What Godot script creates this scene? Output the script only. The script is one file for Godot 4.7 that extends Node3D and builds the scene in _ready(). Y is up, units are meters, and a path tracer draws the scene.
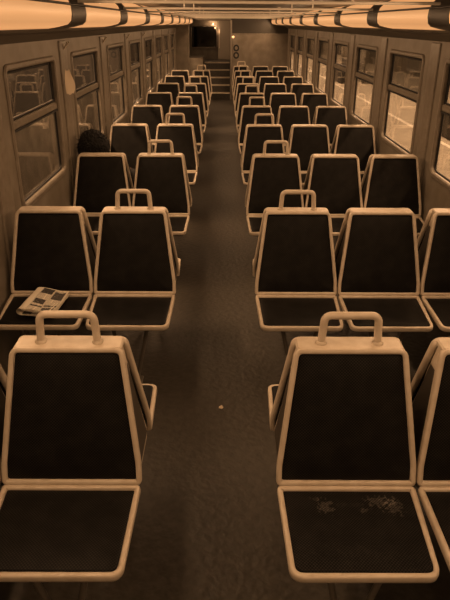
extends Node3D
# A railway carriage at night: rows of back-to-back seats along an aisle, lamps in both coves, a lit platform outside.
# x right, y up, the camera looks towards -z. The floor of the aisle is y = 0.

const XL := -1.195        # inner face of the wall on the two-seat side
const XR := 1.60          # inner face of the wall on the three-seat side
const XC := 0.2025        # middle of the carriage
const CEIL := 2.0
const ZEND := -16.3       # bulkheads at the far end
const ZBACK := 1.5
const ROW0 := -1.688      # first row
const ROWS := 1.518       # distance between rows
const SEATP := 0.463
const WARM := Color(1.0, 0.782, 0.575)   # sRGB of the lamps' amber light
const GLOW := Color(1.0, 0.705, 0.450)   # what the eye sees of the fittings

var used := {}
var M := {}
var rng := RandomNumberGenerator.new()

# ---------------------------------------------------------------- mesh building
class MB:
	var v := PackedVector3Array()
	var uv := PackedVector2Array()
	var i := PackedInt32Array()
	func vert(p: Vector3, t := Vector2.ZERO) -> int:
		v.append(p); uv.append(t)
		return v.size() - 1
	func tri(a: int, b: int, c: int) -> void:
		i.append(a); i.append(b); i.append(c)
	func quad(a: int, b: int, c: int, d: int) -> void:
		tri(a, b, c); tri(a, c, d)
	# turns the triangles added since `from` so that they run clockwise seen from outside
	func orient(from: int) -> void:
		if from >= i.size(): return
		var o := v[i[from]]
		var vol := 0.0
		for k in range(from, i.size(), 3):
			vol += (v[i[k]] - o).dot((v[i[k + 1]] - o).cross(v[i[k + 2]] - o))
		if vol > 0.0:
			for k in range(from, i.size(), 3):
				var s := i[k + 1]
				i[k + 1] = i[k + 2]; i[k + 2] = s
	func flatquad(a: Vector3, b: Vector3, c: Vector3, d: Vector3, ta := Vector2.ZERO, tb := Vector2.ZERO, tc := Vector2.ZERO, td := Vector2.ZERO) -> void:
		quad(vert(a, ta), vert(b, tb), vert(c, tc), vert(d, td))
	# box with chamfered edges
	func box(lo: Vector3, hi: Vector3, ch := 0.0) -> void:
		var from := i.size()
		if ch <= 0.0:
			var p := [Vector3(lo.x, lo.y, lo.z), Vector3(hi.x, lo.y, lo.z), Vector3(hi.x, hi.y, lo.z), Vector3(lo.x, hi.y, lo.z), Vector3(lo.x, lo.y, hi.z), Vector3(hi.x, lo.y, hi.z), Vector3(hi.x, hi.y, hi.z), Vector3(lo.x, hi.y, hi.z)]
			for f in [[0, 1, 2, 3], [5, 4, 7, 6], [1, 5, 6, 2], [4, 0, 3, 7], [3, 2, 6, 7], [4, 5, 1, 0]]:
				flatquad(p[f[0]], p[f[1]], p[f[2]], p[f[3]])
		else:
			var c := minf(ch, 0.49 * minf(hi.x - lo.x, minf(hi.y - lo.y, hi.z - lo.z)))
			var rings := []
			for q in [[lo.y, c], [lo.y + c, 0.0], [hi.y - c, 0.0], [hi.y, c]]:
				var e: float = q[1]
				rings.append(PackedVector3Array([Vector3(lo.x + e + c, q[0], lo.z + e), Vector3(hi.x - e - c, q[0], lo.z + e), Vector3(hi.x - e, q[0], lo.z + e + c), Vector3(hi.x - e, q[0], hi.z - e - c), Vector3(hi.x - e - c, q[0], hi.z - e), Vector3(lo.x + e + c, q[0], hi.z - e), Vector3(lo.x + e, q[0], hi.z - e - c), Vector3(lo.x + e, q[0], lo.z + e + c)]))
			loft(rings, false)
			return
		orient(from)
	# rings of equal size joined one after another
	func loft(rings: Array, smooth := true, wrap := false, caps := true, uvs := []) -> void:
		var from := i.size()
		var n: int = rings[0].size()
		var m := rings.size()
		var base := v.size()
		if smooth:
			for r in m:
				for k in n: vert(rings[r][k], uvs[r][k] if uvs.size() else Vector2.ZERO)
			for r in (m if wrap else m - 1):
				var r2 := (r + 1) % m
				for k in n:
					var k2 := (k + 1) % n
					quad(base + r * n + k, base + r * n + k2, base + r2 * n + k2, base + r2 * n + k)
		else:
			for r in (m if wrap else m - 1):
				var r2 := (r + 1) % m
				for k in n:
					var k2 := (k + 1) % n
					flatquad(rings[r][k], rings[r][k2], rings[r2][k2], rings[r2][k])
		if caps and not wrap:
			for e in [0, m - 1]:
				var c := Vector3.ZERO
				for p in rings[e]: c += p
				c /= n
				var b := v.size()
				for p in rings[e]: vert(p)
				var ci := vert(c)
				for k in n:
					if e == 0: tri(b + (k + 1) % n, b + k, ci)
					else: tri(b + k, b + (k + 1) % n, ci)
		orient(from)
	# profile (in the plane across the path) swept along a planar path with plane normal N
	func sweep(path: Array, prof: Array, N: Vector3, closed: bool, smooth := true) -> void:
		var rings := []
		var n := path.size()
		for k in n:
			var a: Vector3 = path[(k - 1 + n) % n] if closed or k > 0 else path[k]
			var b: Vector3 = path[(k + 1) % n] if closed or k < n - 1 else path[k]
			var t := (b - a).normalized()
			var s := t.cross(N).normalized()
			var ring := PackedVector3Array()
			for q in prof: ring.append(path[k] + s * q.x + N * q.y)
			rings.append(ring)
		loft(rings, smooth, closed, not closed)
	func rod(a: Vector3, b: Vector3, ra: float, rb := -1.0, seg := 10) -> void:
		if rb < 0.0: rb = ra
		var t := (b - a).normalized()
		var u := t.cross(Vector3.UP if absf(t.y) < 0.9 else Vector3.RIGHT).normalized()
		var w := t.cross(u)
		var r1 := PackedVector3Array(); var r2 := PackedVector3Array()
		for k in seg:
			var d := u * cos(TAU * k / seg) + w * sin(TAU * k / seg)
			r1.append(a + d * ra); r2.append(b + d * rb)
		loft([r1, r2])
	# turned shape about the axis through c
	func lathe(c: Vector3, axis: Vector3, prof: Array, seg := 16) -> void:
		var t := axis.normalized()
		var u := t.cross(Vector3.UP if absf(t.y) < 0.9 else Vector3.RIGHT).normalized()
		var w := t.cross(u)
		var rings := []
		for q in prof:
			var ring := PackedVector3Array()
			for k in seg: ring.append(c + t * q.y + (u * cos(TAU * k / seg) + w * sin(TAU * k / seg)) * q.x)
			rings.append(ring)
		loft(rings)
	func mesh() -> ArrayMesh:
		var nrm := PackedVector3Array(); nrm.resize(v.size())
		for k in range(0, i.size(), 3):
			var fn := (v[i[k + 2]] - v[i[k]]).cross(v[i[k + 1]] - v[i[k]])
			for j in 3: nrm[i[k + j]] += fn
		for k in nrm.size():
			nrm[k] = nrm[k].normalized() if nrm[k].length_squared() > 1e-20 else Vector3.UP
		var a := []; a.resize(Mesh.ARRAY_MAX)
		a[Mesh.ARRAY_VERTEX] = v; a[Mesh.ARRAY_NORMAL] = nrm; a[Mesh.ARRAY_TEX_UV] = uv; a[Mesh.ARRAY_INDEX] = i
		var m := ArrayMesh.new()
		m.add_surface_from_arrays(Mesh.PRIMITIVE_TRIANGLES, a)
		return m

func rounded(pts: PackedVector2Array, radii: Array, seg := 5) -> PackedVector2Array:
	var out := PackedVector2Array()
	var n := pts.size()
	for k in n:
		var p := pts[k]
		var a := (pts[(k - 1 + n) % n] - p); var b := (pts[(k + 1) % n] - p)
		var ang: float = absf(a.angle_to(b))
		var d: float = minf(radii[k] / tan(ang / 2), 0.48 * minf(a.length(), b.length()))
		if radii[k] <= 0.0:
			out.append(p); continue
		var s := p + a.normalized() * d; var e := p + b.normalized() * d
		for j in seg + 1:
			var t := float(j) / seg
			out.append(s.lerp(p, t).lerp(p.lerp(e, t), t))
	return out

func ell(rx: float, ry: float, n := 10, sq := 0.0) -> Array:
	var out := []
	for k in n:
		var a := TAU * (k + 0.5) / n
		var c := cos(a); var s := sin(a)
		var q := lerpf(1.0, 1.0 / maxf(absf(c), absf(s)), sq)
		out.append(Vector2(c * rx * q, s * ry * q))
	return out

# ---------------------------------------------------------------- nodes
func numbered(called: String) -> String:
	var n: int = used.get(called, 0)
	used[called] = n + 1
	return called if n == 0 else "%s_%03d" % [called, n]

func thing(called: String, label: String, category: String, at := Vector3.ZERO, group := "") -> Node3D:
	var o := Node3D.new()
	o.name = numbered(called); add_child(o); o.position = at
	o.set_meta("label", label); o.set_meta("category", category)
	if group: o.set_meta("group", group)
	return o

func part(called: String, mesh: Mesh, mat: Material, parent: Node3D) -> MeshInstance3D:
	var o := MeshInstance3D.new()
	o.name = called; o.mesh = mesh; o.material_override = mat
	parent.add_child(o, true)
	return o

func single(called: String, mesh: Mesh, mat: Material, label: String, category: String, at := Vector3.ZERO, group := "") -> MeshInstance3D:
	var o := MeshInstance3D.new()
	o.name = numbered(called); o.mesh = mesh; o.material_override = mat
	add_child(o); o.position = at
	o.set_meta("label", label); o.set_meta("category", category)
	if group: o.set_meta("group", group)
	return o

func struct(called: String, mesh: Mesh, mat: Material, label := "") -> MeshInstance3D:
	var o := MeshInstance3D.new()
	o.name = called; o.mesh = mesh; o.material_override = mat
	add_child(o, true); o.set_meta("kind", "structure")
	if label: o.set_meta("label", label)
	return o

# ---------------------------------------------------------------- materials
func noise_tex(freq: float, lo: Color, hi: Color, seed_ := 1, size := 512, octaves := 4) -> NoiseTexture2D:
	var n := FastNoiseLite.new()
	n.seed = seed_; n.frequency = freq; n.fractal_octaves = octaves
	var g := Gradient.new(); g.set_color(0, lo); g.set_color(1, hi)
	var t := NoiseTexture2D.new()
	t.width = size; t.height = size; t.seamless = true; t.noise = n; t.color_ramp = g
	return t

func bump_tex(freq: float, seed_ := 1, size := 512, strength := 4.0) -> NoiseTexture2D:
	var n := FastNoiseLite.new()
	n.seed = seed_; n.frequency = freq; n.fractal_octaves = 3
	var t := NoiseTexture2D.new()
	t.width = size; t.height = size; t.seamless = true; t.noise = n; t.as_normal_map = true; t.bump_strength = strength
	return t

func mat(c: Color, rough := 0.6, metal := 0.0) -> StandardMaterial3D:
	var m := StandardMaterial3D.new()
	m.albedo_color = c; m.roughness = rough; m.metallic = metal
	return m

func triplanar(m: StandardMaterial3D, scale: float) -> StandardMaterial3D:
	m.uv1_triplanar = true; m.uv1_world_triplanar = true; m.uv1_scale = Vector3.ONE * scale
	return m

# woven moquette, half a metre square; `stains` is a list of pale marks [u, v, ru, rv, strength]
func fabric_image(stains: Array, seed_: int) -> ImageTexture:
	var S := 512
	var img := Image.create(S, S, false, Image.FORMAT_RGB8)
	var n := FastNoiseLite.new(); n.seed = seed_; n.frequency = 0.012; n.fractal_octaves = 4
	var n2 := FastNoiseLite.new(); n2.seed = seed_ + 5; n2.frequency = 0.05; n2.fractal_octaves = 3
	var r := RandomNumberGenerator.new(); r.seed = seed_
	for y in S:
		for x in S:
			var row := y / 5
			var dot: float = 1.0 if (x + (row % 2) * 5) % 10 < 5 and y % 5 < 4 else 0.0
			var b := 0.05 + 0.11 * dot + 0.03 * n.get_noise_2d(x, y) + 0.02 * (r.randf() - 0.5)
			for s in stains:
				var dx: float = (x / float(S) - s[0]) / s[2]; var dy: float = (y / float(S) - s[1]) / s[3]
				var q := sqrt(dx * dx + dy * dy) + 1.1 * n2.get_noise_2d(x, y)
				if q < 1.0: b += s[4] * clampf((1.0 - q) * 3.0, 0.0, 1.0) * (0.7 + 0.6 * n2.get_noise_2d(x * 3, y * 3))
			img.set_pixel(x, y, Color(b, b * 0.96, b * 0.92))
	img.generate_mipmaps()
	return ImageTexture.create_from_image(img)

func newsprint_image() -> ImageTexture:
	var W := 256; var H := 384
	var img := Image.create(W, H, false, Image.FORMAT_RGB8)
	img.fill(Color(0.90, 0.87, 0.80))
	var r := RandomNumberGenerator.new(); r.seed = 11
	# columns of small print, seen from too far to be read, and picture blocks
	for col in range(1, 4):
		var x0 := 12 + col * 61
		for line in 62:
			var y := 10 + line * 6
			var x := x0
			while x < x0 + 50:
				var w := r.randi_range(3, 9)
				img.fill_rect(Rect2i(x, y, mini(w, x0 + 52 - x), 2), Color(0.36, 0.34, 0.31))
				x += w + 2
	for q in [[78, 12, 80, 90, 0.22], [170, 40, 74, 120, 0.30], [80, 190, 70, 70, 0.26], [165, 250, 80, 26, 0.16], [170, 300, 75, 64, 0.34], [78, 290, 80, 22, 0.2]]:
		img.fill_rect(Rect2i(q[0], q[1], q[2], q[3]), Color(q[4], q[4] * 0.95, q[4] * 0.9))
		for k in 14:
			var bx: int = q[0] + r.randi_range(0, q[2] - 14); var by: int = q[1] + r.randi_range(0, maxi(q[3] - 14, 1))
			var g: float = q[4] + r.randf_range(-0.1, 0.3)
			img.fill_rect(Rect2i(bx, by, r.randi_range(4, 14), r.randi_range(4, 12)), Color(g, g * 0.95, g * 0.9))
	return ImageTexture.create_from_image(img)

func make_materials() -> void:
	M.cream = triplanar(mat(Color(0.80, 0.76, 0.70), 0.42), 1.7)
	M.cream.albedo_texture = noise_tex(0.02, Color(0.90, 0.88, 0.85), Color(1, 1, 1), 3)
	M.fabric = mat(Color(1, 1, 1), 0.5)
	M.fabric.albedo_texture = fabric_image([], 4); M.fabric.uv1_scale = Vector3(2, 2, 1); M.fabric.metallic_specular = 0.22
	M.fabric_stained = mat(Color(1, 1, 1), 0.78)
	M.fabric_stained.albedo_texture = fabric_image([[0.34, 0.17, 0.05, 0.06, 0.18], [0.28, 0.11, 0.025, 0.025, 0.12], [0.68, 0.13, 0.085, 0.05, 0.18], [0.77, 0.17, 0.06, 0.07, 0.18], [0.575, 0.205, 0.025, 0.03, 0.14], [0.5, 0.16, 0.12, 0.015, 0.04], [0.44, 0.7, 0.5, 0.2, 0.025]], 9)
	M.fabric_stained.uv1_scale = Vector3(2, 2, 1); M.fabric_stained.metallic_specular = 0.22
	M.flank = mat(Color(0.27, 0.25, 0.225), 0.5)
	M.leg = mat(Color(0.42, 0.40, 0.37), 0.45, 0.3)
	M.wall = triplanar(mat(Color(0.53, 0.50, 0.455), 0.5), 0.9)
	M.wall.albedo_texture = noise_tex(0.008, Color(0.82, 0.80, 0.77), Color(1, 1, 1), 8)
	M.frame = triplanar(mat(Color(0.54, 0.51, 0.465), 0.33), 1.3)
	M.frame.albedo_texture = noise_tex(0.02, Color(0.84, 0.82, 0.8), Color(1, 1, 1), 12)
	M.gasket = mat(Color(0.07, 0.065, 0.06), 0.7)
	M.floor = triplanar(mat(Color(0.27, 0.254, 0.228), 0.5), 0.55)
	M.floor.albedo_texture = noise_tex(0.03, Color(0.72, 0.71, 0.70), Color(1, 1, 1), 21, 1024, 6)
	M.floor.normal_enabled = true; M.floor.normal_scale = 0.25; M.floor.normal_texture = bump_tex(0.08, 4, 512, 3.0)
	M.ceiling = triplanar(mat(Color(0.30, 0.28, 0.255), 0.4), 0.8)
	M.ceiling.albedo_texture = noise_tex(0.01, Color(0.85, 0.84, 0.82), Color(1, 1, 1), 31)
	M.dark = mat(Color(0.22, 0.205, 0.185), 0.5)
	M.soffit = mat(Color(0.36, 0.335, 0.30), 0.55)
	M.rail = mat(Color(0.90, 0.87, 0.82), 0.3)
	M.darkrail = mat(Color(0.16, 0.15, 0.14), 0.45, 0.4)
	M.steel = mat(Color(0.62, 0.59, 0.55), 0.32, 0.85)
	M.glass = mat(Color(0.42, 0.39, 0.35, 0.14), 0.02); M.glass.metallic_specular = 0.4
	M.glass.transparency = BaseMaterial3D.TRANSPARENCY_ALPHA
	M.hopper = mat(Color(0.34, 0.32, 0.28, 0.5), 0.03); M.hopper.metallic_specular = 0.4
	M.hopper.transparency = BaseMaterial3D.TRANSPARENCY_ALPHA
	M.door_glass = mat(Color(0.03, 0.03, 0.03), 0.05)
	# opal lens: two fluorescent tubes glow behind it, brighter along each tube
	var g := Gradient.new()
	g.offsets = PackedFloat32Array([0.0, 0.10, 0.30, 0.42, 0.55, 0.78, 1.0])
	g.colors = PackedColorArray([Color(0.86, 0.86, 0.86), Color(1, 1, 1), Color(0.92, 0.92, 0.92), Color(0.98, 0.98, 0.98), Color(0.91, 0.91, 0.91), Color(1, 1, 1), Color(0.86, 0.86, 0.86)])
	var gt := GradientTexture2D.new(); gt.gradient = g; gt.width = 8; gt.height = 256
	gt.fill_from = Vector2(0, 0); gt.fill_to = Vector2(0, 1)
	M.lens = mat(Color(0.35, 0.32, 0.28), 0.4)
	M.lens.emission_enabled = true; M.lens.emission = GLOW; M.lens.emission_energy_multiplier = 0.80; M.lens.emission_texture = gt
	M.lens.emission_operator = BaseMaterial3D.EMISSION_OP_MULTIPLY
	M.bulb = mat(Color(0.9, 0.85, 0.8), 0.3)
	M.bulb.emission_enabled = true; M.bulb.emission = GLOW; M.bulb.emission_energy_multiplier = 1.6
	M.platform = triplanar(mat(Color(0.62, 0.59, 0.54), 0.8), 0.35)
	M.platform.albedo_texture = noise_tex(0.02, Color(0.80, 0.79, 0.77), Color(1, 1, 1), 41)
	M.white = mat(Color(0.80, 0.78, 0.74), 0.7)
	M.station = triplanar(mat(Color(0.24, 0.225, 0.20), 0.85), 0.3)
	M.station.albedo_texture = noise_tex(0.015, Color(0.65, 0.64, 0.62), Color(1, 1, 1), 51)
	M.tunnel = mat(Color(0.13, 0.12, 0.11), 0.9)
	M.concrete = triplanar(mat(Color(0.55, 0.52, 0.47), 0.85), 0.3)
	M.concrete.albedo_texture = noise_tex(0.015, Color(0.75, 0.74, 0.72), Color(1, 1, 1), 61)
	M.bench = mat(Color(0.09, 0.085, 0.08), 0.6)
	M.board = mat(Color(0.82, 0.79, 0.74), 0.7)
	M.news = mat(Color(1, 1, 1), 0.85); M.news.albedo_texture = newsprint_image()
	M.paper = mat(Color(0.86, 0.80, 0.71), 0.85)
	M.hair = mat(Color(0.035, 0.03, 0.027), 0.9)
	M.skin = mat(Color(0.36, 0.26, 0.20), 0.55)
	M.cloth = mat(Color(0.09, 0.09, 0.10), 0.9)

# ---------------------------------------------------------------- seats
const BACK_O := Vector3(0, 0.432, 0.1525)
const PAN_O := Vector3(0, 0.425, 0.158)
var back_v := Vector3(0, 0.448, -0.1225).normalized()
var pan_v := Vector3(0, -0.032, 0.335).normalized()
var seat_mesh := {}

func on_plane(o: Vector3, vd: Vector3, p: Vector2) -> Vector3:
	return o + Vector3(p.x, 0, 0) + vd * p.y

func pad(outline: PackedVector2Array, o: Vector3, vd: Vector3, crown: float, front := 0.0) -> ArrayMesh:
	var b := MB.new()
	var N := Vector3.RIGHT.cross(vd).normalized()
	if N.y < 0: N = -N
	var c := Vector2.ZERO
	for p in outline: c += p
	c /= outline.size()
	var rings := []; var uvs := []
	for q in [[0.985, -0.022], [1.0, -0.004], [0.985, 0.002], [0.95, 0.0045], [0.85, 0.45 * crown + 0.004], [0.65, 0.8 * crown + 0.004], [0.35, 0.97 * crown + 0.004], [0.04, crown + 0.004]]:
		var ring := PackedVector3Array(); var tu := PackedVector2Array()
		for p in outline:
			var w: Vector2 = c + (p - c) * q[0]
			ring.append(on_plane(o, vd, w) + N * (q[1] + (front * smoothstep(0.12, 0.30, w.y) if q[1] > 0.0 else 0.0)))
			tu.append(Vector2(w.x + 0.25, w.y))
		rings.append(ring); uvs.append(tu)
	b.loft(rings, true, false, true, uvs)
	# caps share the tint of the pad: give their corners a place on the cloth too
	for k in range(b.v.size() - 2 * (outline.size() + 1), b.v.size()):
		b.uv[k] = Vector2(b.v[k].x + 0.25, (b.v[k] - o).dot(vd))
	return b.mesh()

func make_seat_meshes() -> void:
	var L := 0.4645
	var outer := PackedVector2Array([Vector2(-0.229, 0), Vector2(0.229, 0), Vector2(0.2285, 0.07), Vector2(0.18, L), Vector2(-0.18, L), Vector2(-0.2285, 0.07)])
	var mid: PackedVector2Array = Geometry2D.offset_polygon(outer, -0.0092)[0]
	var inn: PackedVector2Array = Geometry2D.offset_polygon(outer, -0.0150)[0]
	mid = sorted_like(mid, outer); inn = sorted_like(inn, outer)
	var rad := [0.007, 0.007, 0.25, 0.024, 0.024, 0.25]
	var N := Vector3.RIGHT.cross(back_v).normalized()
	if N.y < 0: N = -N
	var b := MB.new()
	var path := []
	for p in rounded(mid, rad): path.append(on_plane(BACK_O, back_v, p))
	b.sweep(path, ell(0.0092, 0.0135, 12, 0.55), N, true)
	seat_mesh.back_frame = b.mesh()
	seat_mesh.back_pad = pad(rounded(inn, [0.012, 0.012, 0.25, 0.018, 0.018, 0.25]), BACK_O, back_v, 0.012)
	# seat pan
	var po := PackedVector2Array([Vector2(-0.227, 0), Vector2(0.227, 0), Vector2(0.2135, 0.338), Vector2(-0.2135, 0.338)])
	mid = sorted_like(Geometry2D.offset_polygon(po, -0.0092)[0], po)
	inn = sorted_like(Geometry2D.offset_polygon(po, -0.0150)[0], po)
	N = Vector3.RIGHT.cross(pan_v).normalized()
	if N.y < 0: N = -N
	b = MB.new(); path = []
	for p in rounded(mid, [0.007, 0.007, 0.032, 0.032], 6): path.append(on_plane(PAN_O, pan_v, p))
	b.sweep(path, ell(0.0092, 0.0135, 12, 0.55), N, true)
	seat_mesh.pan_frame = b.mesh()
	seat_mesh.pan_pad = pad(rounded(inn, [0.010, 0.010, 0.026, 0.026], 6), PAN_O, pan_v, 0.008, 0.012)
	# moulded shell between the two backrests
	b = MB.new()
	var rings := []
	for q in [[-0.085, 0.208, 0.0], [0.07, 0.2115, 0.0], [0.5, 0.188, 0.0], [0.93, 0.169, 0.0], [0.965, 0.1675, 0.004]]:
		var y: float = 0.432 + 0.448 * q[0]
		var d: float = 0.1525 - 0.1225 * q[0] - 0.004 - q[2]
		var w: float = q[1]
		rings.append(PackedVector3Array([Vector3(-w, y, d - 0.012), Vector3(-w + 0.012, y, d), Vector3(w - 0.012, y, d), Vector3(w, y, d - 0.012), Vector3(w, y, -d + 0.012), Vector3(w - 0.012, y, -d), Vector3(-w + 0.012, y, -d), Vector3(-w, y, -d + 0.012)]))
	b.loft(rings, false)
	seat_mesh.shell = b.mesh()
	b = MB.new()
	b.box(Vector3(-0.171, 0.860, -0.038), Vector3(0.171, 0.8815, 0.038), 0.005)
	seat_mesh.cap = b.mesh()
	# flank panel: a thin dark plate on one flank, leaving a cream rim round it
	b = MB.new()
	var q1 := PackedVector3Array(); var q2 := PackedVector3Array()
	for p in rounded(PackedVector2Array([Vector2(-0.112, 0.03), Vector2(0.112, 0.03), Vector2(0.030, 0.84), Vector2(-0.030, 0.84)]), [0.03, 0.03, 0.015, 0.015], 4):
		var wx: float = 0.2115 - (p.y - 0.07) * 0.0532
		q1.append(Vector3(wx - 0.006, 0.432 + 0.448 * p.y, p.x)); q2.append(Vector3(wx + 0.002, 0.432 + 0.448 * p.y, p.x * 0.97))
	b.loft([q1, q2], false)
	seat_mesh.flank = b.mesh()
	# grab handle on top
	b = MB.new(); path = []
	var hp := rounded(PackedVector2Array([Vector2(-0.0925, 0.855), Vector2(-0.0850, 0.980), Vector2(0.0850, 0.980), Vector2(0.0925, 0.855)]), [0.0, 0.026, 0.026, 0.0], 6)
	for p in hp: path.append(Vector3(p.x, p.y, 0))
	b.sweep(path, ell(0.0125, 0.0125, 10), Vector3(0, 0, 1), false)
	for s in [-1.0, 1.0]: b.lathe(Vector3(s * 0.0915, 0.876, 0), Vector3.UP, [Vector2(0.019, 0.0), Vector2(0.019, 0.01), Vector2(0.0135, 0.014)], 12)
	seat_mesh.handle = b.mesh()
	# V-shaped leg under the front of a pan, and the beam that carries the pans
	b = MB.new()
	for s in [-1.0, 1.0]: b.rod(Vector3(s * 0.02, 0.01, 0.37), Vector3(s * 0.10, 0.385, 0.40), 0.011, 0.011, 8)
	b.box(Vector3(-0.05, 0.0, 0.33), Vector3(0.05, 0.014, 0.41), 0.004)
	b.box(Vector3(-0.13, 0.378, 0.375), Vector3(0.13, 0.394, 0.425), 0.004)
	seat_mesh.leg = b.mesh()
	b = MB.new()
	b.box(Vector3(-0.03, 0.355, -0.42), Vector3(0.03, 0.388, 0.42), 0.006)
	seat_mesh.beam = b.mesh()

func sorted_like(p: PackedVector2Array, ref: PackedVector2Array) -> PackedVector2Array:
	var out := PackedVector2Array()
	for r in ref:
		var best := p[0]
		for q in p:
			if q.distance_to(r) < best.distance_to(r): best = q
		out.append(best)
	return out

func make_seat(label: String, at: Vector3, handle: bool, group: String) -> Node3D:
	var t := thing("train_seat", label, "seat", at, group)
	part("shell", seat_mesh.shell, M.cream, t)
	for turn in [0.0, PI]:
		part("flank_panel", seat_mesh.flank, M.flank, t).rotation.y = turn
		for q in [["backrest_frame", "back_frame", M.cream], ["backrest_cushion", "back_pad", M.fabric], ["seat_frame", "pan_frame", M.cream], ["seat_cushion", "pan_pad", M.fabric], ["leg", "leg", M.leg]]:
			var o := part(q[0], seat_mesh[q[1]], q[2], t)
			o.rotation.y = turn
	part("top_cap", seat_mesh.cap, M.cream, t)
	part("support_beam", seat_mesh.beam, M.leg, t)
	if handle: part("grab_handle", seat_mesh.handle, M.cream, t)
	return t

const ORD := ["", "first", "second", "third", "fourth", "fifth", "sixth", "seventh", "eighth", "ninth", "tenth"]

func build_seats() -> void:
	make_seat_meshes()
	var protos := {}
	for side in [-1, 1]:
		var rows := 9 if side < 0 else 10
		var wide := 2 if side < 0 else 3
		for r in range(1, rows + 1):
			for k in wide:
				var x: float = side * ((0.2474 if side < 0 else 0.1945) + 0.229 + k * SEATP)
				var at := Vector3(x, 0, ROW0 - (r - 1) * ROWS)
				var place := "aisle" if k == 0 else ("window" if k == wide - 1 else "middle")
				var fromend: String = "last" if r == rows else ORD[rows - r + 1] + " last"
				var label := "back-to-back black %s seat%s, %s row of the %s-seat side" % [place, " with cream grab handle" if k == 0 else " in cream frame", fromend if r > 1 else "foremost", "two" if side < 0 else "three"]
				var extra := ""
				if side < 0 and r == 2 and k == 1: extra = "back-to-back black window seat with a newspaper lying on its cushion"
				if side < 0 and r == 3 and k == 1: extra = "back-to-back black window seat that hides the bushy-haired person"
				if side > 0 and r == 1 and k == 0: extra = "black aisle seat with grab handle and pale stains on its seat cushion"
				if extra: label = extra
				var group := "seats on the %s-seat side" % ["two" if side < 0 else "three"]
				var key := k == 0
				if not protos.has(key):
					protos[key] = make_seat(label, at, key, group)
					continue
				var o: Node3D = protos[key].duplicate()
				o.name = numbered("train_seat"); add_child(o); o.position = at
				o.set_meta("label", label); o.set_meta("group", group)
				if side > 0 and r == 1 and k == 0:
					for ch in o.get_children():
						if ch.name == "seat_cushion": ch.material_override = M.fabric_stained; ch.set_meta("label", "black seat cushion with pale stains")

# ---------------------------------------------------------------- carriage shell
const WIN_P := 1.58
func win_near(n: int) -> float: return -(3.53 + WIN_P * (n - 1))
func win_far(n: int) -> float: return -(4.55 + WIN_P * (n - 1))

func build_shell() -> void:
	var b := MB.new()
	b.box(Vector3(XL - 0.1, -0.1, ZEND - 0.1), Vector3(XR + 0.1, 0, ZBACK + 0.1))
	struct("floor", b.mesh(), M.floor)
	b = MB.new()
	b.box(Vector3(XL - 0.1, CEIL, -18.9), Vector3(XR + 0.1, CEIL + 0.08, ZBACK + 0.1))
	struct("ceiling", b.mesh(), M.ceiling)
	b = MB.new()
	b.box(Vector3(XL - 0.1, 0, ZBACK), Vector3(XR + 0.1, CEIL, ZBACK + 0.1))
	struct("wall_back", b.mesh(), M.wall)
	var serial := 0
	for s in [-1.0, 1.0]:
		var xi := XL if s < 0 else XR
		var x0 := minf(xi, xi + s * 0.045); var x1 := maxf(xi, xi + s * 0.045)
		b = MB.new()
		b.box(Vector3(x0, 0, ZEND), Vector3(x1, 0.775, ZBACK))
		b.box(Vector3(x0, 1.59, ZEND), Vector3(x1, CEIL, ZBACK))
		var zprev := ZBACK
		for n in range(0, 9):
			b.box(Vector3(x0, 0.775, win_near(n) + 0.025), Vector3(x1, 1.59, zprev))
			zprev = win_far(n) - 0.025
		b.box(Vector3(x0, 0.775, ZEND), Vector3(x1, 1.59, zprev))
		struct("wall_left" if s < 0 else "wall_right", b.mesh(), M.wall)
		# pillar covers between the windows
		for n in range(0, 9):
			var zc := (win_far(n) + win_near(n + 1)) / 2
			if zc - 0.11 < ZEND: continue
			b = MB.new()
			b.box(Vector3(minf(xi - s * 0.014, xi + s * 0.01), 0.0, zc - 0.10), Vector3(maxf(xi - s * 0.014, xi + s * 0.01), 1.69, zc + 0.10), 0.006)
			struct("trim_%d" % (int(s + 1) * 10 + n + 1), b.mesh(), M.frame)
		# ledge under the windows
		b = MB.new()
		b.box(Vector3(minf(xi - s * 0.012, xi + s * 0.01), 0.30, ZEND + 0.01), Vector3(maxf(xi - s * 0.012, xi + s * 0.01), 0.33, ZBACK), 0.004)
		struct("trim_%d" % (int(s + 1) * 10 + 15), b.mesh(), M.frame)
		for n in range(0, 9):
			serial += 1
			window(s, xi, n, serial)
		cove(s)

func zy_path(pts: PackedVector2Array, x: float) -> Array:
	var out := []
	for p in pts: out.append(Vector3(x, p.y, p.x))
	return out

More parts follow.
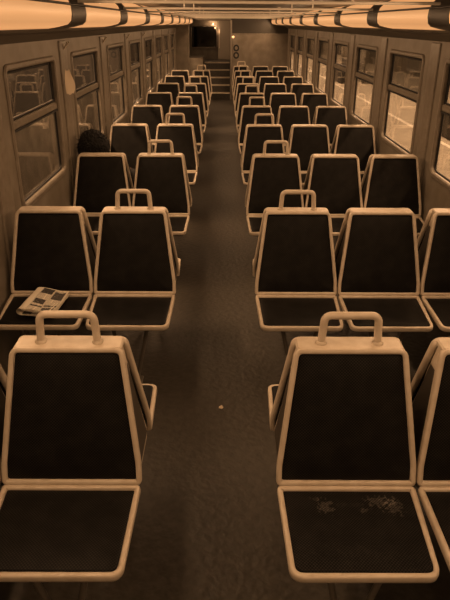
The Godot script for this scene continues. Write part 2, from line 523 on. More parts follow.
func window(s: float, xi: float, n: int, serial: int) -> void:
	var w := Node3D.new()
	w.name = "window_%d" % serial
	add_child(w); w.set_meta("kind", "structure")
	var zn := win_near(n); var zf := win_far(n)
	var N := Vector3(-s, 0, 0)
	var b := MB.new()
	# frame with rounded corners, proud of the wall
	var rect := PackedVector2Array([Vector2(zf - 0.017, 0.80 - 0.017), Vector2(zn + 0.017, 0.80 - 0.017), Vector2(zn + 0.017, 1.565 + 0.017), Vector2(zf - 0.017, 1.565 + 0.017)])
	b.sweep(zy_path(rounded(rect, [0.075, 0.075, 0.05, 0.05], 6), xi + s * 0.005), [Vector2(-0.019, -0.004), Vector2(-0.019, 0.010), Vector2(-0.011, 0.018), Vector2(0.009, 0.018), Vector2(0.018, 0.010), Vector2(0.018, -0.028), Vector2(-0.012, -0.028)], N, true, false)
	part("window_frame", b.mesh(), M.frame, w)
	b = MB.new()
	rect = PackedVector2Array([Vector2(zf + 0.004, 0.804), Vector2(zn - 0.004, 0.804), Vector2(zn - 0.004, 1.561), Vector2(zf + 0.004, 1.561)])
	b.sweep(zy_path(rounded(rect, [0.055, 0.055, 0.035, 0.035], 6), xi + s * 0.024), ell(0.007, 0.008, 6), N, true)
	part("gasket", b.mesh(), M.gasket, w)
	b = MB.new()
	b.box(Vector3(minf(xi + s * 0.004, xi + s * 0.042), 1.238, zf), Vector3(maxf(xi + s * 0.004, xi + s * 0.042), 1.288, zn), 0.008)
	part("transom", b.mesh(), M.frame, w)
	b = MB.new()
	b.box(Vector3(minf(xi - s * 0.002, xi + s * 0.01), 1.226, zf + 0.01), Vector3(maxf(xi - s * 0.002, xi + s * 0.01), 1.240, zn - 0.01), 0.002)
	part("gasket", b.mesh(), M.gasket, w)
	for q in [[0.79, 1.245, 0.030, M.glass], [1.28, 1.575, 0.034, M.hopper if s > 0 and n != 1 and n != 4 else M.glass]]:
		b = MB.new()
		b.box(Vector3(xi + s * q[2] - 0.002, q[0], zf - 0.005), Vector3(xi + s * q[2] + 0.002, q[1], zn + 0.005))
		part("pane", b.mesh(), q[3], w)
	# sash of the upper pane
	b = MB.new()
	rect = PackedVector2Array([Vector2(zf + 0.018, 1.295), Vector2(zn - 0.018, 1.295), Vector2(zn - 0.018, 1.548), Vector2(zf + 0.018, 1.548)])
	b.sweep(zy_path(rounded(rect, [0.02, 0.02, 0.02, 0.02], 4), xi + s * 0.026), ell(0.007, 0.008, 6, 0.5), N, true)
	part("sash", b.mesh(), M.gasket, w)

# lens outline across the carriage: distance from the middle, height
const LENS := [Vector2(1.097, 1.782), Vector2(1.045, 1.791), Vector2(0.995, 1.803), Vector2(0.977, 1.820), Vector2(0.970, 1.854), Vector2(0.972, 1.887), Vector2(0.986, 1.924), Vector2(1.02, 1.957), Vector2(1.07, 1.979), Vector2(1.12, 1.987)]
const GAP0 := 3.58
const GAPP := 1.60

func cove(s: float) -> void:
	var xi := XL if s < 0 else XR
	# soffit from the wall to the lower lip of the lamps
	var b := MB.new()
	var pr := [Vector2(absf(xi - XC) + 0.0, 1.70), Vector2(1.30, 1.748), Vector2(1.11, 1.769), Vector2(1.095, 1.781), Vector2(1.11, 1.793), Vector2(absf(xi - XC) + 0.0, 1.79)]
	var r1 := PackedVector3Array(); var r2 := PackedVector3Array()
	for p in pr:
		r1.append(Vector3(XC + s * p.x, p.y, ZBACK)); r2.append(Vector3(XC + s * p.x, p.y, ZEND))
	b.loft([r1, r2], false)
	struct("trim_%d" % (60 + int(s + 1)), b.mesh(), M.soffit)
	# dark bands between the lamps, one part after another along the cove
	for k in range(-3, 9):
		var zc: float = -(GAP0 + GAPP * k)
		b = MB.new(); r1 = PackedVector3Array(); r2 = PackedVector3Array()
		var z0 := zc + 0.172; var z1 := maxf(zc - 0.172, ZEND)
		if z0 - z1 < 0.02: continue
		for p in LENS:
			r1.append(Vector3(XC + s * (p.x - 0.004), p.y - 0.002, z0)); r2.append(Vector3(XC + s * (p.x - 0.004), p.y - 0.002, z1))
		for p in [Vector2(1.2, 1.995), Vector2(1.2, 1.79)]:
			r1.append(Vector3(XC + s * p.x, p.y, z0)); r2.append(Vector3(XC + s * p.x, p.y, z1))
		b.loft([r1, r2], true)
		struct("trim_%d" % (70 + int(s + 1) * 10 + k + 3), b.mesh(), M.dark)
	# thin dark rail that runs along the faces of the lamps
	b = MB.new()
	b.rod(Vector3(XC + s * 0.966, 1.897, ZBACK), Vector3(XC + s * 0.966, 1.897, ZEND), 0.006, 0.006, 8)
	struct("trim_%d" % (64 + int(s + 1)), b.mesh(), M.darkrail)
	var total := 11
	for k in range(-3, 8):
		var za: float = -(GAP0 + GAPP * k + 0.17)
		var zb: float = maxf(-(GAP0 + GAPP * (k + 1) - 0.17), ZEND + 0.02)
		var lab := "curved opal ceiling lamp over the %s-seat side, %s from the end bulkhead" % ["two" if s < 0 else "three", (ORD[8 - k] if 8 - k <= 10 else "eleventh")]
		var t := thing("ceiling_lamp", lab, "lamp", Vector3(XC + s * 1.0, 1.766, (za + zb) / 2), "opal lamps in the ceiling coves")
		b = MB.new()
		var rings := []; var uvs := []
		var hl := absf(za - zb) / 2
		for e in [hl, hl * 0.5, 0.0, -hl * 0.5, -hl]:
			var ring := PackedVector3Array(); var tu := PackedVector2Array()
			for j in LENS.size():
				ring.append(Vector3(s * (LENS[j].x - 1.0), LENS[j].y - 1.766, e)); tu.append(Vector2(0.5, float(j) / (LENS.size() - 1)))
			ring.append(Vector3(s * 0.19, 0.22, e)); tu.append(Vector2(0.5, 1))
			ring.append(Vector3(s * 0.19, 0.03, e)); tu.append(Vector2(0.5, 0))
			rings.append(ring); uvs.append(tu)
		b.loft(rings, true, false, true, uvs)
		part("diffuser", b.mesh(), M.lens, t)
		for e in [-1.0, 1.0]:
			b = MB.new(); b.box(Vector3(minf(-s * 0.032, -s * 0.012), 0.125, e * (hl - 0.06) - 0.02), Vector3(maxf(-s * 0.032, -s * 0.012), 0.137, e * (hl - 0.06) + 0.02), 0.002)
			part("clip", b.mesh(), M.darkrail, t)
		var l := AreaLight3D.new()
		l.area_size = Vector2(hl * 1.96, 0.17); l.area_normalize_energy = true
		l.light_energy = LAMP_ENERGY * hl / 0.63; l.light_color = WARM; l.shadow_enabled = true
		l.area_range = 30.0; l.area_attenuation = 2.0
		l.name = "lamp_light"
		t.add_child(l)
		l.position = Vector3(-s * 0.055, 0.075, 0)
		# faces the aisle and downwards
		l.basis = Basis.looking_at(Vector3(-s * 0.72, -0.69, 0), Vector3.UP)

func build_ceiling_rails() -> void:
	for k in range(0, 8):
		var zc: float = -(GAP0 + GAPP * k)
		var t := thing("ceiling_rail", "thin metal rail across the ceiling between the lamps, %s from the end bulkhead" % ORD[8 - k], "rail", Vector3(XC, 1.915, zc), "rails across the ceiling")
		var b := MB.new()
		b.rod(Vector3(-0.972, 0, 0), Vector3(0.972, 0, 0), 0.0085, 0.0085, 10)
		part("bar", b.mesh(), M.rail, t)
		for s in [-1.0, 1.0]:
			b = MB.new()
			b.rod(Vector3(s * 0.5, 0, 0), Vector3(s * 0.5, CEIL - 1.915, 0), 0.006, 0.006, 8)
			b.lathe(Vector3(s * 0.5, CEIL - 1.915, 0), Vector3.DOWN, [Vector2(0.02, 0), Vector2(0.02, 0.006), Vector2(0.008, 0.01)], 10)
			part("bracket", b.mesh(), M.rail, t)

# ---------------------------------------------------------------- far end
func build_end() -> void:
	var b := MB.new()
	b.box(Vector3(0.18, 0, ZEND - 0.06), Vector3(XR, 1.575, ZEND))
	struct("wall_end_right", b.mesh(), M.wall)
	b = MB.new()
	b.box(Vector3(0.18, 1.575, ZEND - 0.06), Vector3(XR, CEIL, ZEND - 0.01))
	struct("wall_end_header", b.mesh(), M.dark)
	b = MB.new()
	b.box(Vector3(0.18, 1.56, ZEND - 0.01), Vector3(XR, 1.582, ZEND + 0.012), 0.003)
	struct("trim_50", b.mesh(), M.frame)
	b = MB.new()
	b.box(Vector3(XL, 0, ZEND - 0.06), Vector3(-0.875, CEIL, ZEND))
	b.box(Vector3(-0.875, 1.88, ZEND - 0.06), Vector3(0.18, CEIL, ZEND))
	struct("wall_end_left", b.mesh(), M.wall)
	b = MB.new()
	b.box(Vector3(-0.895, 0, ZEND), Vector3(-0.865, 1.88, ZEND + 0.02), 0.004)
	struct("trim_51", b.mesh(), M.frame)
	b = MB.new()
	b.box(Vector3(0.165, 0, ZEND - 0.07), Vector3(0.205, 1.88, ZEND + 0.02), 0.004)
	struct("trim_52", b.mesh(), M.steel)
	# steps up to the end platform
	var t := thing("stairs", "flight of dark steps rising at the end of the aisle", "stairs", Vector3(-0.10, 0, ZEND))
	for k in 5:
		b = MB.new()
		b.box(Vector3(-0.42, 0, -0.25 * k - 0.25 - (0.0 if k < 4 else 0.02)), Vector3(0.26, 0.17 * (k + 1) - 0.02, -0.25 * k), 0.0)
		var st := part("step", b.mesh(), M.floor, t)
		b = MB.new()
		b.box(Vector3(-0.42, 0.17 * (k + 1) - 0.02, -0.25 * k - 0.25), Vector3(0.26, 0.17 * (k + 1), -0.25 * k + 0.018), 0.004)
		part("nosing", b.mesh(), M.cream, st)
	# raised landing and its walls
	b = MB.new()
	b.box(Vector3(-0.97, 0.0, -18.8), Vector3(0.18, 0.85, ZEND - 1.27))
	struct("floor_landing", b.mesh(), M.floor)
	b = MB.new()
	b.box(Vector3(-0.97, 0.0, ZEND - 1.27), Vector3(-0.53, 1.0, ZEND - 0.06))
	struct("wall_stair", b.mesh(), M.wall)
	b = MB.new()
	b.box(Vector3(-1.05, 0.0, -18.9), Vector3(-0.97, CEIL, ZEND - 0.06))
	b.box(Vector3(0.18, 0.0, -18.9), Vector3(0.26, CEIL, ZEND - 0.06))
	struct("wall_landing", b.mesh(), M.wall)
	b = MB.new()
	b.box(Vector3(-1.05, 0.0, -18.9), Vector3(0.26, CEIL, -18.8))
	struct("wall_far", b.mesh(), M.soffit)
	# end door with a dark window, and the steel leaf beside it
	var d := Node3D.new(); d.name = "door_1"; add_child(d); d.set_meta("kind", "structure")
	b = MB.new()
	b.box(Vector3(-0.96, 0.85, -18.8), Vector3(-0.17, 1.88, -18.76), 0.004)
	part("door_leaf", b.mesh(), M.wall, d)
	b = MB.new()
	b.box(Vector3(-0.93, 1.17, -18.765), Vector3(-0.20, 1.73, -18.752), 0.003)
	part("pane", b.mesh(), M.door_glass, d)
	b = MB.new()
	var rect := PackedVector2Array([Vector2(-0.935, 1.165), Vector2(-0.195, 1.165), Vector2(-0.195, 1.735), Vector2(-0.935, 1.735)])
	var path := []
	for p in rounded(rect, [0.04, 0.04, 0.04, 0.04], 5): path.append(Vector3(p.x, p.y, -18.755))
	b.sweep(path, ell(0.014, 0.012, 8, 0.4), Vector3(0, 0, 1), true)
	part("door_frame", b.mesh(), M.frame, d)
	d = Node3D.new(); d.name = "door_2"; add_child(d); d.set_meta("kind", "structure")
	b = MB.new()
	b.box(Vector3(-0.165, 0.85, -18.8), Vector3(0.175, 1.88, -18.74), 0.006)
	part("door_leaf", b.mesh(), M.steel, d)
	b = MB.new()
	b.rod(Vector3(-0.13, 1.15, -18.72), Vector3(-0.13, 1.65, -18.72), 0.012)
	for y in [1.18, 1.62]: b.rod(Vector3(-0.13, y, -18.75), Vector3(-0.13, y, -18.72), 0.008)
	part("door_handle", b.mesh(), M.rail, d)
	# small round lamps
	for q in [[Vector3(0.235, 1.497, ZEND), 0.030, "small round lamp glowing at the top of the end bulkhead", 0.004], [Vector3(-0.31, 1.79, -18.76), 0.024, "small round lamp glowing above the end door, the higher of two", 0.06], [Vector3(-0.25, 1.685, -18.745), 0.022, "small round lamp glowing above the end door, the lower of two", 0.06]]:
		t = thing("indicator_lamp", q[2], "lamp", q[0], "small lamps at the far end")
		b = MB.new()
		b.lathe(Vector3.ZERO, Vector3(0, 0, 1), [Vector2(q[1] * 1.3, 0), Vector2(q[1] * 1.3, 0.008), Vector2(q[1], 0.012)], 14)
		part("bezel", b.mesh(), M.steel, t)
		b = MB.new()
		b.lathe(Vector3(0, 0, 0.012), Vector3(0, 0, 1), [Vector2(q[1] * 0.95, 0), Vector2(q[1] * 0.85, 0.012), Vector2(q[1] * 0.5, 0.02), Vector2(0.001, 0.023)], 14)
		part("bulb", b.mesh(), M.bulb, t)
		var l := OmniLight3D.new(); l.name = "bulb_light"
		l.light_energy = q[3]; l.light_color = WARM; l.light_size = 0.02; l.omni_range = 20.0; l.omni_attenuation = 2.0; l.shadow_enabled = true
		t.add_child(l); l.position = Vector3(0, 0, 0.12)
	# sign with two round marks, one above the other
	t = thing("pictogram_sign", "upright sign with two dark rings on the end bulkhead", "sign", Vector3(0.315, 1.16, ZEND))
	b = MB.new()
	b.box(Vector3(-0.085, -0.19, 0), Vector3(0.085, 0.19, 0.008), 0.003)
	part("plate", b.mesh(), M.wall, t)
	for y in [0.085, -0.085]:
		b = MB.new(); path = []
		for k in 24: path.append(Vector3(cos(TAU * k / 24) * 0.056, y + sin(TAU * k / 24) * 0.062, 0.008))
		b.sweep(path, ell(0.02, 0.004, 6, 0.5), Vector3(0, 0, 1), true)
		part("ring", b.mesh(), M.bench, t)

# ---------------------------------------------------------------- outside
func build_outside() -> void:
	var b := MB.new()
	b.box(Vector3(1.78, -0.6, -48), Vector3(7.4, 0.0, 3))
	struct("floor_platform", b.mesh(), M.platform)
	b = MB.new()
	b.box(Vector3(3.655, 0.0, -48), Vector3(3.735, 0.003, 3))
	single("platform_line", b.mesh(), M.white, "white safety line painted along the platform outside the windows", "line")
	b = MB.new()
	b.box(Vector3(7.4, -0.6, -48), Vector3(7.6, 4.2, 3))
	struct("wall_station", b.mesh(), M.station)
	for k in 8:
		b = MB.new()
		b.box(Vector3(7.1, 0, -3.0 - 6 * k - 0.3), Vector3(7.4, 4.2, -3.0 - 6 * k + 0.3), 0.02)
		struct("trim_%d" % (30 + k), b.mesh(), M.concrete)
	b = MB.new()
	b.box(Vector3(2.6, 4.2, -48), Vector3(7.6, 4.4, 3))
	struct("ceiling_platform", b.mesh(), M.station)
	# benches with pale boards behind them
	var spots := [[-8.6, 2.6, "nearer"], [-21.0, 2.8, "farther"]]
	for q in spots:
		var z: float = q[0] - q[1] / 2
		var t := thing("platform_bench", "low dark bench on the platform outside, the one %s the stairs" % ["farther from" if q[2] == "nearer" else "nearer to"], "bench", Vector3(4.0, 0, z), "benches on the platform")
		b = MB.new(); b.box(Vector3(-0.12, 0.40, -q[1] / 2), Vector3(0.36, 0.46, q[1] / 2), 0.01); part("seat", b.mesh(), M.bench, t)
		b = MB.new(); b.box(Vector3(0.36, 0.0, -q[1] / 2), Vector3(0.42, 0.66, q[1] / 2), 0.01); part("backrest", b.mesh(), M.bench, t)
		b = MB.new(); b.box(Vector3(-0.10, 0.0, -q[1] / 2 + 0.05), Vector3(-0.04, 0.40, q[1] / 2 - 0.05), 0.005); part("front_panel", b.mesh(), M.bench, t)
		var t2 := thing("notice_board", "pale board on posts behind the platform bench %s the stairs" % ["farther from" if q[2] == "nearer" else "nearer to"], "board", Vector3(4.6, 0, z), "boards on the platform")
		b = MB.new(); b.box(Vector3(-0.02, 0.55, -q[1] / 2), Vector3(0.02, 1.65, q[1] / 2), 0.005); part("panel", b.mesh(), M.board, t2)
		for e in [-1.0, 1.0]:
			b = MB.new(); b.rod(Vector3(0.04, 0, e * (q[1] / 2 - 0.1)), Vector3(0.04, 1.7, e * (q[1] / 2 - 0.1)), 0.025); part("post", b.mesh(), M.leg, t2)
	# lamps under the platform roof
	for k in 7:
		var t := thing("platform_lamp", "long lamp hanging under the platform roof outside the windows", "lamp", Vector3(3.9, 4.05, -4.0 - 6.0 * k), "lamps under the platform roof")
		b = MB.new(); b.box(Vector3(-0.16, 0.03, -1.5), Vector3(0.16, 0.11, 1.5), 0.01); part("housing", b.mesh(), M.dark, t)
		b = MB.new(); b.box(Vector3(-0.13, 0.0, -1.45), Vector3(0.13, 0.03, 1.45), 0.006); part("diffuser", b.mesh(), M.lens, t)
		for e in [-1.2, 1.2]:
			b = MB.new(); b.rod(Vector3(0, 0.11, e), Vector3(0, 0.148, e), 0.02); part("bracket", b.mesh(), M.dark, t)
		var l := AreaLight3D.new(); l.name = "lamp_light"
		l.area_size = Vector2(0.26, 2.9); l.light_energy = PLATFORM_ENERGY; l.light_color = WARM; l.shadow_enabled = true
		l.area_range = 40.0; l.area_attenuation = 2.0
		t.add_child(l); l.position = Vector3(0, -0.02, 0); l.basis = Basis.looking_at(Vector3.DOWN, Vector3.FORWARD)
	# the other side: lamps over the track, track bed and a low concrete wall
	for k in 5:
		var t := thing("track_lamp", "caged lamp hanging over the track on the two-seat side", "lamp", Vector3(-2.55, 2.9, -5.0 - 7.0 * k), "lamps over the track")
		b = MB.new(); b.box(Vector3(-0.14, 0.03, -0.9), Vector3(0.14, 0.12, 0.9), 0.01); part("housing", b.mesh(), M.dark, t)
		b = MB.new(); b.box(Vector3(-0.11, 0.0, -0.85), Vector3(0.11, 0.03, 0.85), 0.006); part("diffuser", b.mesh(), M.lens, t)
		for e in [-0.7, 0.7]:
			b = MB.new(); b.rod(Vector3(0, 0.11, e), Vector3(-2.43, 0.40, e), 0.02); part("bracket", b.mesh(), M.dark, t)
		var l := AreaLight3D.new(); l.name = "lamp_light"
		l.area_size = Vector2(0.22, 1.7); l.light_energy = TRACK_ENERGY; l.light_color = WARM; l.shadow_enabled = true
		l.area_range = 40.0; l.area_attenuation = 2.0
		t.add_child(l); l.position = Vector3(0, -0.02, 0); l.basis = Basis.looking_at(Vector3.DOWN, Vector3.FORWARD)
	b = MB.new()
	b.box(Vector3(-5.2, -1.3, -48), Vector3(-1.4, -1.2, 3))
	struct("floor_track", b.mesh(), M.station)
	b = MB.new()
	b.box(Vector3(-3.5, -1.2, -48), Vector3(-3.2, 0.37, 3))
	struct("wall_track", b.mesh(), M.concrete)
	b = MB.new()
	b.box(Vector3(-5.2, -1.2, -48), Vector3(-5.0, 3.5, 3))
	struct("wall_tunnel", b.mesh(), M.tunnel)

# ---------------------------------------------------------------- small things
func build_details() -> void:
	# newspaper: three sheets folded over, lying askew on the window seat of the second row
	var t := thing("newspaper", "folded newspaper lying on a window seat cushion", "newspaper", Vector3(-0.938, 0.441, -2.890))
	t.rotation = Vector3(0.05, -0.12, 0)
	for k in 3:
		var b := MB.new()
		var wd := 0.19 - 0.012 * k; var ln := 0.265 - 0.006 * k
		var prof := PackedVector2Array()
		var hgt := 0.038 - 0.010 * k; var low := 0.002 + 0.0035 * k
		# under sheet, round the fold, then back over the top
		for j in 7: prof.append(Vector2(wd / 2 - wd * 0.86 * j / 6.0, low))
		for j in range(1, 8):
			var a := -PI / 2 - PI * j / 8.0
			prof.append(Vector2(-wd * 0.36 + cos(a) * (0.026 - 0.004 * k), low + hgt / 2 + sin(a) * hgt / 2))
		for j in 7:
			var u := j / 6.0
			prof.append(Vector2(-wd * 0.36 + wd * (0.86 - 0.05 * k) * u, low + hgt * (1.0 - 0.62 * u) + 0.003 * sin(u * 7.0 + k)))
		var n := prof.size()
		var len := 0.0
		var run := [0.0]
		for j in range(1, n): len += prof[j].distance_to(prof[j - 1]); run.append(len)
		for side in [0.0, 0.0006]:
			var base := b.v.size()
			for e in 9:
				var z := -ln / 2 + ln * e / 8.0 + 0.006 * k
				for j in n:
					var lift: float = 0.004 * sin(e * 0.9 + j * 0.35 + k) * (j / float(n)) + (0.012 * pow(e / 8.0, 3) * (j / float(n)))
					b.vert(Vector3(prof[j].x, maxf(prof[j].y + lift + side, 0.001), z), Vector2(run[j] / len * 2.0, e / 8.0))
			for e in 8:
				for j in n - 1:
					var q := base + e * n + j
					if side == 0.0: b.quad(q, q + 1, q + n + 1, q + n)
					else: b.quad(q + n, q + n + 1, q + 1, q)
		part("sheet", b.mesh(), M.news, t)
	# scrap of paper on the aisle floor
	var b2 := MB.new()
	var r := RandomNumberGenerator.new(); r.seed = 3
	var rings := []
	for q in [[0.004, 0.0], [0.011, 0.003], [0.012, 0.007], [0.004, 0.011]]:
		var ring := PackedVector3Array()
		for k in 9:
			var a := TAU * k / 9; var rr: float = q[0] * r.randf_range(0.7, 1.25)
			ring.append(Vector3(cos(a) * rr * 0.9, q[1] * (1.0 if q[1] == 0.0 else r.randf_range(0.8, 1.2)), sin(a) * rr * 1.3))
		rings.append(ring)
	b2.loft(rings, false)
	single("paper_scrap", b2.mesh(), M.paper, "tiny crumpled paper scrap on the bare aisle floor", "litter", Vector3(0.009, 0, -2.582))
	# curled leaflet stuck on the pillar between two windows
	b2 = MB.new()
	for side in [0.0, 1.0]:
		var base := b2.v.size()
		for e in 7:
			for j in 7:
				var u := j / 6.0; var w := e / 6.0
				var hw := 0.045 * (1.0 - 0.75 * pow(absf(w - 0.45) * 1.85, 2.5)) + 0.004 * sin(w * 19.0)
				var p := Vector3(0.004 + 0.042 * pow(u, 1.3) + 0.012 * sin(w * 5.0) * u, -0.085 + 0.17 * w + 0.006 * sin(u * 9.0), -(u - 0.5) * 2.0 * hw)
				b2.vert(p + Vector3(0.001, 0, 0.001) * side)
		for e in 6:
			for j in 6:
				var q := base + e * 7 + j
				if side == 0.0: b2.quad(q, q + 1, q + 8, q + 7)
				else: b2.quad(q + 7, q + 8, q + 1, q)
	single("leaflet", b2.mesh(), M.paper, "pale curled paper leaflet stuck on the pillar between two windows", "paper", Vector3(XL + 0.014, 1.40, -4.80))
	# coat hooks on the pillars of the two-seat side
	for n in range(0, 5):
		var zc := (win_far(n) + win_near(n + 1)) / 2
		t = thing("coat_hook", "small forked coat hook on the %s window pillar from the end bulkhead" % ORD[9 - n], "hook", Vector3(XL + 0.014, 1.655, zc), "coat hooks on the pillars")
		var b := MB.new(); b.box(Vector3(0, -0.03, -0.012), Vector3(0.006, 0.012, 0.012), 0.002); part("plate", b.mesh(), M.cream, t)
		for e in [-1.0, 1.0]:
			b = MB.new(); b.rod(Vector3(0.004, -0.022, e * 0.004), Vector3(0.035, 0.02, e * 0.03), 0.005, 0.0045, 8); b.lathe(Vector3(0.035, 0.02, e * 0.03), Vector3(0.5, 0.7, e * 0.4), [Vector2(0.004, -0.004), Vector2(0.008, 0), Vector2(0.007, 0.006), Vector2(0.002, 0.009)], 8); part("prong", b.mesh(), M.cream, t)

# ---------------------------------------------------------------- the passenger
# distance to a chain of tapered capsules, meshed as surface nets; bones = [a, b, ra, rb]
func field(p: Vector3, bones: Array, k: float) -> float:
	var d := 1e3
	for q in bones:
		var a: Vector3 = q[0]; var ab: Vector3 = q[4]
		var t := clampf((p - a).dot(ab) * q[5], 0.0, 1.0)
		var e: float = (p - a - ab * t).length() - lerpf(q[2], q[3], t)
		if e > d + k: continue
		var h := maxf(k - absf(d - e), 0.0) / k
		d = minf(d, e) - h * h * k * 0.25
	return d

func nets(b: MB, bones_in: Array, cell: float, k: float, bump: FastNoiseLite = null, amp := 0.0) -> void:
	var bones := []
	var lo := Vector3.ONE * 1e3; var hi := -lo
	for q in bones_in:
		var ab: Vector3 = q[1] - q[0]
		bones.append([q[0], q[1], q[2], q[3], ab, 1.0 / maxf(ab.length_squared(), 1e-9)])
		for e in [[q[0], q[2]], [q[1], q[3]]]:
			lo = lo.min(e[0] - Vector3.ONE * (e[1] + 2 * cell + amp)); hi = hi.max(e[0] + Vector3.ONE * (e[1] + 2 * cell + amp))
	var n := Vector3i(((hi - lo) / cell).ceil()) + Vector3i.ONE
	var f := PackedFloat32Array(); f.resize(n.x * n.y * n.z); f.fill(1.0)
	var sx := 1; var sy := n.x; var sz := n.x * n.y
	for q in bones:   # only the points near a bone
		var rm: float = maxf(q[2], q[3]) + 2.5 * cell + amp
		var l: Vector3 = (q[0] as Vector3).min(q[1]) - Vector3.ONE * rm; var h: Vector3 = (q[0] as Vector3).max(q[1]) + Vector3.ONE * rm
		var i0 := Vector3i(((l - lo) / cell).floor()).max(Vector3i.ZERO); var i1 := Vector3i(((h - lo) / cell).ceil()).min(n - Vector3i.ONE)
		for z in range(i0.z, i1.z + 1):
			for y in range(i0.y, i1.y + 1):
				for x in range(i0.x, i1.x + 1):
					var at := x + y * sy + z * sz
					if f[at] != 1.0: continue
					var p := lo + Vector3(x, y, z) * cell
					var d := field(p, bones, k)
					if bump: d += amp * bump.get_noise_3dv(p * 100.0)
					f[at] = d
	var cellv := {}
	var from := b.i.size()
	for z in n.z - 1:
		for y in n.y - 1:
			for x in n.x - 1:
				var at := x + y * sy + z * sz
				var inside := 0
				for c in 8:
					if f[at + (c & 1) + ((c >> 1) & 1) * sy + ((c >> 2) & 1) * sz] < 0.0: inside += 1
				if inside == 0 or inside == 8: continue
				var sum := Vector3.ZERO; var cnt := 0
				for e in [[0, 1], [2, 3], [4, 5], [6, 7], [0, 2], [1, 3], [4, 6], [5, 7], [0, 4], [1, 5], [2, 6], [3, 7]]:
					var c0: int = e[0]; var c1: int = e[1]
					var f0 := f[at + (c0 & 1) + ((c0 >> 1) & 1) * sy + ((c0 >> 2) & 1) * sz]; var f1 := f[at + (c1 & 1) + ((c1 >> 1) & 1) * sy + ((c1 >> 2) & 1) * sz]
					if (f0 < 0.0) == (f1 < 0.0): continue
					var tt := f0 / (f0 - f1)
					sum += Vector3(c0 & 1, (c0 >> 1) & 1, (c0 >> 2) & 1).lerp(Vector3(c1 & 1, (c1 >> 1) & 1, (c1 >> 2) & 1), tt); cnt += 1
				cellv[at] = b.vert(lo + (Vector3(x, y, z) + sum / cnt) * cell)
	for at in cellv:
		for ax in [[sx, sy, sz], [sy, sz, sx], [sz, sx, sy]]:
			var o0: bool = f[at] < 0.0; var o1: bool = f[at + ax[0]] < 0.0
			if o0 == o1: continue
			var a = cellv.get(at); var c1 = cellv.get(at - ax[1]); var c2 = cellv.get(at - ax[1] - ax[2]); var c3 = cellv.get(at - ax[2])
			if a == null or c1 == null or c2 == null or c3 == null: continue
			if o0: b.quad(a, c1, c2, c3)
			else: b.quad(a, c3, c2, c1)
	b.orient(from)

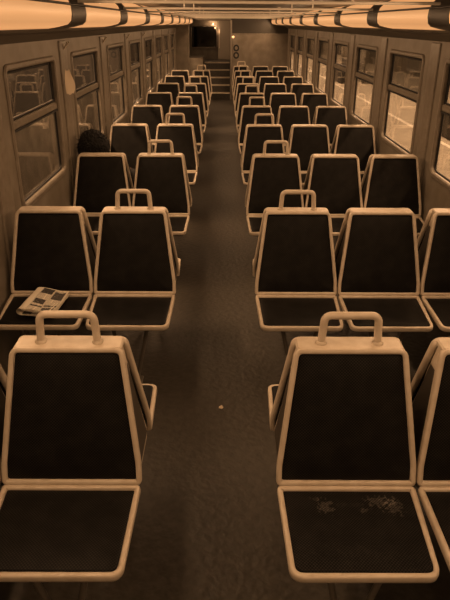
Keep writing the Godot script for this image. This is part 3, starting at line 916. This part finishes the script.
func build_person() -> void:
	var root := thing("person", "person with bushy dark hair slumped low in a window seat, facing away", "person", Vector3(-0.95, 0, -5.02))
	# joints in the person's own frame: facing -z, hips slid forward, head leaning on the window
	var hip := Vector3(0.0, 0.552, -0.16); var waist := Vector3(-0.01, 0.61, -0.06); var chest := Vector3(-0.03, 0.69, 0.035)
	var neck := Vector3(-0.06, 0.775, 0.085); var head := Vector3(-0.082, 0.880, 0.075)
	var b := MB.new()
	var body := [[hip + Vector3(-0.07, 0, 0), hip + Vector3(0.07, 0, 0), 0.095, 0.095], [hip, waist, 0.115, 0.11], [waist, chest, 0.11, 0.115], [chest + Vector3(-0.08, 0.03, 0.01), chest + Vector3(0.08, 0.03, 0.01), 0.085, 0.085], [chest, neck, 0.08, 0.05], [neck, head, 0.048, 0.048]]
	for s in [-1.0, 1.0]:
		var k := Vector3(s * 0.10, 0.515, -0.55); var an := Vector3(s * 0.10, 0.09, -0.50); var toe := Vector3(s * 0.11, 0.04, -0.66)
		body.append([hip + Vector3(s * 0.08, 0, -0.02), k, 0.078, 0.058]); body.append([k, an, 0.055, 0.036]); body.append([an + Vector3(0, -0.04, 0.03), toe, 0.042, 0.034])
		var sh: Vector3 = chest + Vector3(s * 0.15, 0.05, 0.02); var el: Vector3 = Vector3(s * 0.18, 0.56, -0.10); var wr := Vector3(s * 0.09, 0.632, -0.29)
		body.append([sh, el, 0.052, 0.042]); body.append([el, wr, 0.042, 0.03])
	nets(b, body, 0.016, 0.05)
	part("body", b.mesh(), M.cloth, root)
	# hands resting on the thighs
	b = MB.new()
	for s in [-1.0, 1.0]:
		var wr := Vector3(s * 0.09, 0.632, -0.29)
		var hand := [[wr, wr + Vector3(-s * 0.005, -0.012, -0.045), 0.024, 0.026], [wr + Vector3(-s * 0.02, -0.01, -0.06), wr + Vector3(s * 0.022, -0.01, -0.06), 0.016, 0.016]]
		var lens := [0.062, 0.072, 0.068, 0.052]
		for q in 4:
			var a: Vector3 = wr + Vector3(-s * 0.03 + s * 0.02 * q, -0.012, -0.075)
			var m: Vector3 = a + Vector3(0, -0.006, -lens[q] * 0.55); var e: Vector3 = m + Vector3(0, -0.02, -lens[q] * 0.45)
			hand.append([a, m, 0.0095, 0.009]); hand.append([m, e, 0.009, 0.008])
		var th: Vector3 = wr + Vector3(-s * 0.024, -0.006, -0.03)
		hand.append([th, th + Vector3(-s * 0.028, -0.008, -0.03), 0.011, 0.0095]); hand.append([th + Vector3(-s * 0.028, -0.008, -0.03), th + Vector3(-s * 0.032, -0.014, -0.055), 0.0095, 0.0085])
		nets(b, hand, 0.0045, 0.008)
	part("hands", b.mesh(), M.skin, root)
	# head with face: brow, nose, lips, chin, ears
	b = MB.new()
	var R := func(v: Vector3) -> Vector3: return head + Basis(Vector3(0, 0, 1), 0.25) * v
	var hd := [[R.call(Vector3(0, 0.02, 0.012)), R.call(Vector3(0, 0.015, -0.022)), 0.084, 0.078], [R.call(Vector3(0, -0.04, -0.03)), R.call(Vector3(0, -0.08, -0.055)), 0.056, 0.032], [R.call(Vector3(-0.035, 0.02, -0.085)), R.call(Vector3(0.035, 0.02, -0.085)), 0.016, 0.016], [R.call(Vector3(0, 0.008, -0.097)), R.call(Vector3(0, -0.03, -0.112)), 0.009, 0.014], [R.call(Vector3(-0.018, -0.056, -0.09)), R.call(Vector3(0.018, -0.056, -0.09)), 0.009, 0.009], [R.call(Vector3(0, -0.05, 0.02)), neck, 0.05, 0.05]]
	for s in [-1.0, 1.0]:
		hd.append([R.call(Vector3(s * 0.084, 0.012, -0.005)), R.call(Vector3(s * 0.086, -0.022, -0.01)), 0.014, 0.010])
	nets(b, hd, 0.006, 0.014)
	part("head", b.mesh(), M.skin, root)
	b = MB.new()
	for s in [-1.0, 1.0]: b.lathe(R.call(Vector3(s * 0.031, 0.0, -0.090)), R.call(Vector3(s * 0.031, 0.0, -0.2)) - head, [Vector2(0.004, -0.008), Vector2(0.012, -0.004), Vector2(0.011, 0.004), Vector2(0.002, 0.009)], 12)
	part("eyes", b.mesh(), M.bench, root)
	# bushy hair round crown, sides and nape
	b = MB.new()
	var nz := FastNoiseLite.new(); nz.seed = 5; nz.frequency = 0.45; nz.fractal_octaves = 3
	nets(b, [[R.call(Vector3(0, 0.055, 0.02)), R.call(Vector3(0, 0.05, -0.015)), 0.100, 0.096], [R.call(Vector3(-0.045, 0.015, 0.035)), R.call(Vector3(0.045, 0.015, 0.035)), 0.086, 0.086], [R.call(Vector3(-0.04, -0.05, 0.05)), R.call(Vector3(0.04, -0.05, 0.05)), 0.065, 0.065]], 0.006, 0.03, nz, 0.016)
	# loose strands standing out of it
	var r := RandomNumberGenerator.new(); r.seed = 17
	for k in 520:
		var d := Vector3(r.randfn(), r.randfn(), r.randfn()).normalized()
		if d.z < -0.55 or d.y < -0.75: continue
		var c: Vector3 = R.call(Vector3(0, 0.03, 0.025)) + d * 0.110
		var e := c + d * r.randf_range(0.012, 0.034) + Vector3(r.randfn(), r.randfn(), r.randfn()) * 0.007
		b.rod(c, e, 0.0022, 0.0008, 3)
	part("hair", b.mesh(), M.hair, root)

# ---------------------------------------------------------------- scene
const LAMP_ENERGY := 1.0
const TRACK_ENERGY := 24.0
const PLATFORM_ENERGY := 42.0

func _ready() -> void:
	rng.seed = 1
	var cam := Camera3D.new()
	cam.name = "camera"; add_child(cam)
	cam.fov = rad_to_deg(2.0 * atan(300.0 / 598.1)); cam.near = 0.05; cam.far = 200.0
	cam.position = Vector3(0.0172, 1.8139, 0)
	cam.rotation = Vector3(-0.4337, -0.0034, 0.0063)
	cam.current = true
	var env := Environment.new()
	env.background_mode = Environment.BG_COLOR; env.background_color = Color(0.012, 0.009, 0.007)
	env.tonemap_mode = Environment.TONE_MAPPER_LINEAR; env.tonemap_exposure = 1.0
	env.sdfgi_enabled = true; env.ssao_enabled = true; env.ssil_enabled = true
	var we := WorldEnvironment.new(); we.name = "environment"; we.environment = env; add_child(we)

	make_materials()
	build_shell()
	build_ceiling_rails()
	build_end()
	build_outside()
	build_seats()
	build_person()
	build_details()
